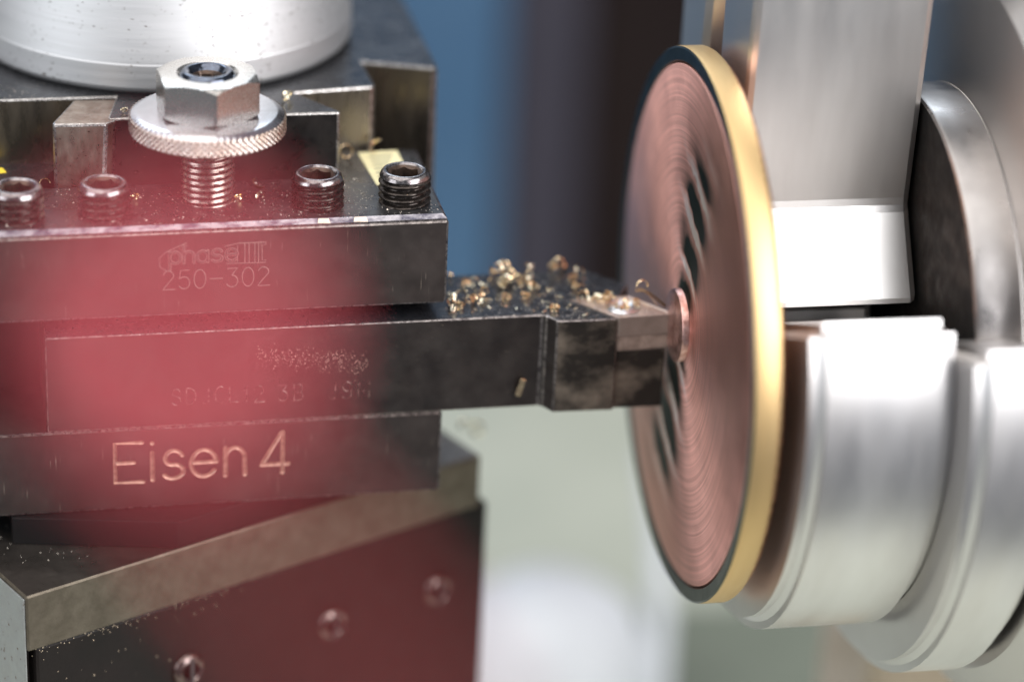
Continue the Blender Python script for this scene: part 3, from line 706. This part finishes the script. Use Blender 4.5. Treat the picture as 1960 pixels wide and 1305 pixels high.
# white rounded cover low behind the slide
b = revolve([(0, 60), (16, 58), (26, 50), (31, 38), (33, 20), (33, -60)], 48)
o = finish('white_cover', b, M['whitep'], None, smooth=True); o.location = Vector((72, 196, -262)) * MM
tag(o, 'white round topped enamel cover low behind the slide block', 'machine cover')
b = tube([(104, 215, -170), (108, 210, -196), (109, 206, -220), (108, 200, -262)], [3.0, 3.4, 3.4, 3.4], 16)
tag(finish('steel_handle', b, M['whitep'], None, smooth=True), 'pale upright handle bar blurred below the disc', 'handle')
thing_box('bronze_nut_housing', 112, 140, 40, 80, -250, -104, M['tan'], 'tan bronze housing low down under the chuck jaws', 'housing', bev=4)
thing_box('bed_rail', 96, 420, 150, 262, -300, -250, M['sage'], 'dull green painted lathe bed rail running under the chuck', 'bed rail', bev=6)

# ================================================================== RED KNOB (close to the lens, far out of focus)
kn = root('red_lever', (-84.5, -348.9, 144.4), 'red ball knob on a thin lever, far out of focus before the holder', 'lever')
b = revolve([(0, -5.2), (1.5, -4.9), (2.9, -3.9), (3.8, -2.2), (4.1, 0), (3.8, 2.2), (2.9, 3.9), (1.5, 4.9), (0, 5.2)], 40, c=(-84.5, -348.9, 144.4))
finish('knob', b, M['red'], kn, smooth=True, sharp=80)
b = tube([(-84.6, -349.4, 141), (-81.0, -353.5, 136), (-75.5, -357.5, 129.5), (-71, -361, 123), (-66, -366, 112), (-60, -372, 90)], [0.8, 0.9, 0.95, 1.0, 1.0, 1.0], 16)
finish('lever_sleeve', b, M['redrod'], kn, smooth=True)

# ================================================================== BRASS CHIPS
rnd = random.Random(11)
def ribbon(kind):
    """a curled turning: a thin strip wound as a short helix, with a ragged edge"""
    r = random.Random(kind * 13 + 1)
    turns = [0.6, 1.2, 0.45, 1.3, 0.35, 0.9, 0.5, 1.15][kind]; R = 1.1 * [0.9, 0.8, 1.1, 0.7, 1.3, 0.75, 1.0, 0.62][kind]
    w = 0.8 * [1.0, 0.85, 0.75, 0.7, 0.95, 1.2, 0.6, 1.0][kind]; rise = [0.25, 0.7, 0.1, 0.9, 0.3, 0.2, 0.8, 0.45][kind]
    n = int(26 * turns) + 4; b = bmesh.new(); rows = []
    for i in range(n + 1):
        t = 2 * pi * turns * i / n; rr = R * (1 + 0.35 * i / n) ; jag = 0.10 * (1 if i % 2 else -1)
        e = min(1, min(i, n - i) / 3 + 0.25)
        z0 = rise * i / n; hw = w * 0.5 * e
        o = Vector((cos(t), sin(t), 0)); th = 0.07
        c = o * rr
        row = [b.verts.new(c + Vector((0, 0, z0 - hw - jag * 0.5)) + o * 0.08), b.verts.new(c + Vector((0, 0, z0)) - o * 0.03),
               b.verts.new(c + Vector((0, 0, z0 + hw + jag)) + o * 0.10),
               b.verts.new(c + Vector((0, 0, z0 + hw + jag)) + o * (0.10 + th)), b.verts.new(c + Vector((0, 0, z0)) + o * th), b.verts.new(c + Vector((0, 0, z0 - hw - jag * 0.5)) + o * (0.08 + th))]
        rows.append(row)
    for i in range(n):
        for k in range(6): b.faces.new((rows[i][k], rows[i][(k + 1) % 6], rows[i + 1][(k + 1) % 6], rows[i + 1][k]))
    b.faces.new(rows[0][::-1]); b.faces.new(rows[-1])
    for v in b.verts: v.co *= MM
    me = bpy.data.meshes.new('chip'); b.to_mesh(me); b.free()
    for f in me.polygons: f.use_smooth = True
    me.set_sharp_from_angle(angle=radians(50))
    return me
CH = []
for k in range(8):
    for mm in ('brass', 'brass_pale'):
        me = ribbon(k); me.materials.append(M[mm]); CH.append(me)
CHIPS = []
def chip(x, y, z, r, label, group=None, flat=False, kind=None, rot=None, name='brass_chip'):
    k = rnd.randrange(len(CH)) if kind is None else kind
    o = bpy.data.objects.new(name, CH[k]); COL.objects.link(o)
    sc = r * 1.06 / 1.05
    o.scale = (sc, sc, sc)
    o.rotation_euler = rot or (rnd.uniform(-0.5, 0.5) + (pi / 2 if rnd.random() < 0.55 else 0), rnd.uniform(-0.5, 0.5), rnd.uniform(0, 6.28))
    bpy.context.view_layer.update()
    zmin = min((o.matrix_world.to_3x3() @ Vector(c)).z for c in o.bound_box) / MM
    o.location = Vector((x, y, z - zmin * 0.86)) * MM
    tag(o, label, 'metal chip', group); CHIPS.append(o); return o
Z1 = ZS + 0.02
A = [(4.6, 19.8, 0.55), (7.0, 14.9, 0.77), (8.8, 16.1, 0.66)]
for x, y, r in A: chip(x, y, Z1, r, 'small brass chip lying alone on the shank behind the corner heap', 'loose chips behind the corner heap')
B = [(3.2, 7.6, 0.99), (5.0, 9.2, 0.88), (2.2, 3.9, 0.77), (3.9, 5.6, 0.77), (6.0, 7.7, 0.66), (6.7, 7.0, 0.77), (8.6, 8.6, 0.66), (9.5, 10.5, 0.66), (9.9, 6.8, 0.6), (1.9, 6.0, 0.8), (2.9, 9.4, 0.8), (8.3, 6.2, 0.6)]
for x, y, r in B: chip(x, y, Z1, r, 'curled brass chip in the row beside the corner of the tool holder', 'brass chips beside the holder corner')
Cc = [(13.1, 19.5, 0.88), (13.8, 17.7, 0.99), (15.7, 19.6, 0.99), (15.3, 16.4, 0.88), (15.7, 14.9, 0.99), (13.4, 14.1, 0.88), (13.9, 12.9, 0.77), (16.0, 12.7, 0.77), (17.6, 16.2, 0.88),
      (14.6, 18.2, 0.9, 1.4), (15.4, 16.8, 0.9, 1.5), (14.9, 15.2, 0.8, 1.4), (14.2, 17.2, 0.8, 2.6), (15.6, 18.8, 0.8, 1.6), (16.6, 17.8, 0.8, 1.0)]
for q in Cc: chip(q[0], q[1], Z1 + (q[3] if len(q) > 3 else 0), q[2], 'bright brass chip in the tall heap near the back edge of the shank', 'brass chips in the tall heap')
Dd = [(19.5, 17.6, 0.99), (19.6, 14.7, 0.88), (19.8, 12.1, 0.88), (18.3, 10.5, 0.88), (20.1, 11.7, 0.77), (19.4, 13.4, 0.8, 1.3), (19.9, 15.6, 0.8, 1.3), (20.3, 17.6, 0.7, 1.8), (19.0, 11.6, 0.8, 1.0), (18.4, 13.2, 0.7)]
for q in Dd: chip(q[0], q[1], Z1 + (q[3] if len(q) > 3 else 0), q[2], 'golden brass chip in the middle heap on the shank right of the tall heap', 'brass chips in the middle heap')
E_ = [(25.9, 20.5, 0.66), (25.7, 18.0, 0.99), (27.6, 20.2, 0.77), (30.1, 17.4, 0.88), (28.9, 15.1, 0.77), (25.4, 18.6, 0.8, 1.5), (26.8, 19.2, 0.7, 2.2), (29.8, 16.6, 0.7, 1.2)]
for q in E_: chip(q[0], q[1], Z1 + (q[3] if len(q) > 3 else 0), q[2], 'brass chip in the loose cluster at the far right back of the shank', 'brass chips at the far back')
F_ = [(28.4, 11.3, 0.77), (29.0, 9.6, 0.8), (29.6, 7.4, 0.8), (29.2, 5.9, 0.88), (29.9, 4.8, 0.66), (31.1, 4.8, 0.77), (32.0, 3.9, 0.77), (33.2, 4.6, 0.88), (33.2, 2.6, 0.7), (34.3, 4.4, 0.8), (32.6, 5.6, 0.8), (31.6, 6.0, 0.7), (33.9, 6.0, 0.7), (33.4, 4.4, 0.7, 1.1)]
for q in F_: chip(q[0], q[1], Z1 + (q[3] if len(q) > 3 else 0), q[2], 'brass chip in the crooked row leading to the clamp screw', 'brass chips by the clamp screw')
for x, y, r in [(35.9, -0.6, 0.8), (38.9, 2.6, 0.66), (36.5, 2.2, 0.66), (34.4, 1.4, 0.5), (39.5, 1.2, 0.4)]:
    chip(x, y, -21.8, r, 'brass chip caught on the clamp screw of the insert', 'brass chips on the clamp screw')
chip(13.4, 7.1, Z1, 0.85, 'short brass coil standing alone in front of the tall heap', kind=6, rot=(0.1, 0, 0.6))
chip(17.6, 8.0, Z1, 0.8, 'dark golden coil standing alone in front of the middle heap', kind=14, rot=(0.1, 0.1, 2.0))
chip(22.0, 1.6, Z1, 0.8, 'brass coil standing at the front step of the tool head', kind=2, rot=(0, 0.1, 1.0))
chip(20.8, 8.5, Z1, 0.33, 'tiny pale chip right of the middle heap', kind=4)
chip(23.3, 11.1, Z1, 0.44, 'tiny round chip lying alone behind the step coil', kind=5, rot=(0, 0, 0))
chip(24.1, 7.0, Z1, 0.44, 'small flat chip lying above the step coil', kind=9, rot=(0, 0, 0))
chip(27.6, -0.7, Z1, 0.42, 'small yellow chip alone on the top front of the tool head', kind=5)
chip(-35.1, 10.8, 0, 0.85, 'folded pale brass chip on the holder top right of the stud', kind=1)
chip(-33.6, 18.0, 0, 1.1, 'two pronged brown chip behind the folded chip on the holder top', kind=8)
chip(-39.0, 11.7, 0, 0.65, 'dull brown chip touching the foot of the stud', kind=10)
chip(-58.8, 13.7, 0, 0.8, 'upright brown coil chip right of the second set screw', kind=6, rot=(0, 0, 0))
chip(-75.2, 21.3, 0, 0.8, 'brown chip by the left foot of the locking wedge', kind=0)
chip(-27.8, 30.2, 13.0, 0.9, 'golden chip on the post top beside the knurled ring', kind=3)
chip(-59.4, 26.0, 13.0, 0.6, 'pale yellow chip left of the knurled ring on the post', kind=7)
chip(-15.2, 31.5, 0, 1.1, 'orange brown chip between post foot and sticker', kind=2)
chip(-8.4, 33.0, 0.1, 1.1, 'brass chip on the far end of the cream sticker', kind=4)
chip(14.5, 34.5, -66.0, 1.3, 'bright chip on the slide plate just right of the holder foot', kind=3)
chip(12.0, 37.5, -66.0, 1.0, 'shiny blurred chip behind the holder foot on the slide plate', kind=1)
chip(36.2 + 2.6, -13.2 + 12, -17.0, 1.0, 'copper coloured chip flying above the insert', kind=12, name='flying_chip')
o = finish('falling_chip', prism_bm([(0, 0), (1.25, 0.15), (1.2, 0.5), (0.05, 0.4)], -1.9, 1.9, bev=0.12), M['brass'], None)
o.location = Vector((14.8, -1.4, -37.0)) * MM; o.rotation_euler = (0.0, 0.28, 0)
tag(o, 'straight shiny brass splinter in front of the shank side', 'metal chip')
b = tube([(39.5, -0.6, -17.6), (41.0, -1.0, -19.0), (42.2, -1.3, -20.6)], 0.035, 5)
tag(finish('chip_thread', b, M['brass'], None), 'hair thin brass thread hanging below the flying chip', 'metal chip')
# long thin chip streaming off the cutting edge
b = bmesh.new(); P_ = [(45.1, -2.4, -21.7), (44.0, 0.5, -21.0), (42.2, 3.6, -20.2), (40.6, 5.4, -19.9), (39.4, 6.0, -20.3)]
r0 = [b.verts.new(Vector(p)) for p in P_]; r1 = [b.verts.new(Vector(p) + Vector((0.15, 0.1, -0.9 + 0.1 * i))) for i, p in enumerate(P_)]
for i in range(len(P_) - 1): b.faces.new((r0[i], r0[i + 1], r1[i + 1], r1[i]))
g = bmesh.ops.solidify(b, geom=b.faces[:], thickness=0.06)
tag(finish('cutting_chip', b, M['brass'], None, smooth=True), 'long curved ribbon of metal streaming off the insert tip', 'metal chip')
b = prism_bm([(20.6, 0.2), (21.9, -1.6), (21.7, -2.9), (20.9, -1.2)], -25.2, -22.6, bev=0.1)
tag(finish('copper_flake', b, mat('copper_flake', (0.75, 0.45, 0.28), 0.3, 0.9), None), 'copper coloured flake stuck in the step corner of the tool head', 'metal chip')
# each chip of a heap is told apart by its order in the picture
ORD = ['leftmost', 'second from left', 'third from left', 'fourth from left', 'fifth from left', 'sixth from left', 'seventh from left', 'eighth from left']
def ordinal(i, n):
    if i < (n + 1) // 2: return ORD[i]
    j = n - 1 - i
    return ORD[j].replace('left', 'right')
for g_ in sorted({c['group'] for c in CHIPS if 'group' in c}):
    mem = sorted([c for c in CHIPS if c.get('group') == g_], key=lambda c: ((Vector(c.location) - CAM * MM).dot(R2)) / ((Vector(c.location) - CAM * MM).dot(Fw)))
    for i, c in enumerate(mem):
        short = {'loose chips behind the corner heap': 'small chip lying loose behind the corner heap', 'brass chips beside the holder corner': 'curled chip in the row beside the holder corner',
                 'brass chips in the tall heap': 'bright chip in the tall heap at the shank back', 'brass chips in the middle heap': 'golden chip in the middle heap on the shank',
                 'brass chips at the far back': 'brass chip in the far right back cluster', 'brass chips by the clamp screw': 'brass chip in the crooked row before the clamp screw',
                 'brass chips on the clamp screw': 'brass chip caught on the clamp screw'}[g_]
        c['label'] = short + ', ' + ordinal(i, len(mem))
# fine brass and steel dust on all upper faces
b = bmesh.new()
def dust(n, x0, x1, y0, y1, z, s0=0.05, s1=0.16, slope=0.0):
    for i in range(n):
        x = rnd.uniform(x0, x1); y = rnd.uniform(y0, y1); s = rnd.uniform(s0, s1) * (1 if rnd.random() < 0.93 else 2)
        a = rnd.uniform(0, 6.28)
        vs = [b.verts.new((x + s * cos(a + q) * rnd.uniform(.5, 1.2), y + s * sin(a + q), z + slope * (y - y0))) for q in (0, 1.7, 3.2, 4.7)]
        t = b.verts.new((x, y, z + s * 0.8))
        for k in range(4): b.faces.new((vs[k], vs[(k + 1) % 4], t))
dust(520, -86, -1.5, 1.5, 20, 0.01); dust(200, -35, -2, 1.4, 14, 0.01, 0.04, 0.1); dust(260, 1, 33, -0.5, 20, ZS + 0.02, 0.04, 0.13)
dust(120, 21.7, 33, -2.8, 2, ZS + 0.02, 0.04, 0.1); dust(50, -86, -74, 36, 44, 13.01, 0.04, 0.08); dust(60, 36, 42, -2, 3, -21.98, 0.04, 0.09)
dust(90, -92, -70, -8, 20, -65.98, 0.05, 0.18)
tag(finish('metal_dust', b, M['dust'], None), 'fine metal dust scattered over the dark upper faces', 'dust', kind='stuff')
b = bmesh.new()
for i in range(80):
    x = rnd.choice((rnd.gauss(6, 3), rnd.gauss(16, 4), rnd.gauss(29, 4), rnd.uniform(2, 33))); y = rnd.uniform(1.5, 17)
    if not (1 < x < 33.5): continue
    a = rnd.uniform(0, 6.28); l = rnd.uniform(0.15, 0.55); w_ = rnd.uniform(0.05, 0.13); h = rnd.uniform(0.05, 0.35)
    d = Vector((cos(a), sin(a), 0)); q = Vector((-sin(a), cos(a), 0)); c = Vector((x, y, ZS + 0.03))
    P4 = [c - d * l - q * w_, c + d * l - q * w_ + Vector((0, 0, h)), c + d * l + q * w_ + Vector((0, 0, h + 0.05)), c - d * l + q * w_, c + Vector((0, 0, h + 0.18))]
    vs = [b.verts.new(p_) for p_ in P4]
    for k in range(4): b.faces.new((vs[k], vs[(k + 1) % 4], vs[4]))
    b.faces.new(vs[:4][::-1])
tag(finish('brass_slivers', b, M['brass_pale'], None), 'tiny brass slivers sprinkled between the chip heaps on the shank', 'dust', kind='stuff')
# beads of oil and dust along the joint under the slide plate
b = bmesh.new()
for i in range(130):
    u = rnd.uniform(1, 62) ** 1.0; w = -12.4 - abs(rnd.gauss(0, 0.9)) if rnd.random() < .7 else -12.4 - rnd.uniform(0, 14); s = rnd.uniform(0.06, 0.20)
    m4 = Matrix.Translation(Vector((u, 0.75, w))) @ Matrix.Diagonal((s, s * 0.6, s, 1))
    bmesh.ops.create_icosphere(b, subdivisions=1, radius=1, matrix=m4)
tag(finish('oil_beads', b, mat('oil_bead', (0.35, 0.28, 0.2), 0.15, 0.6), comp, smooth=True, local=True), kind='stuff')
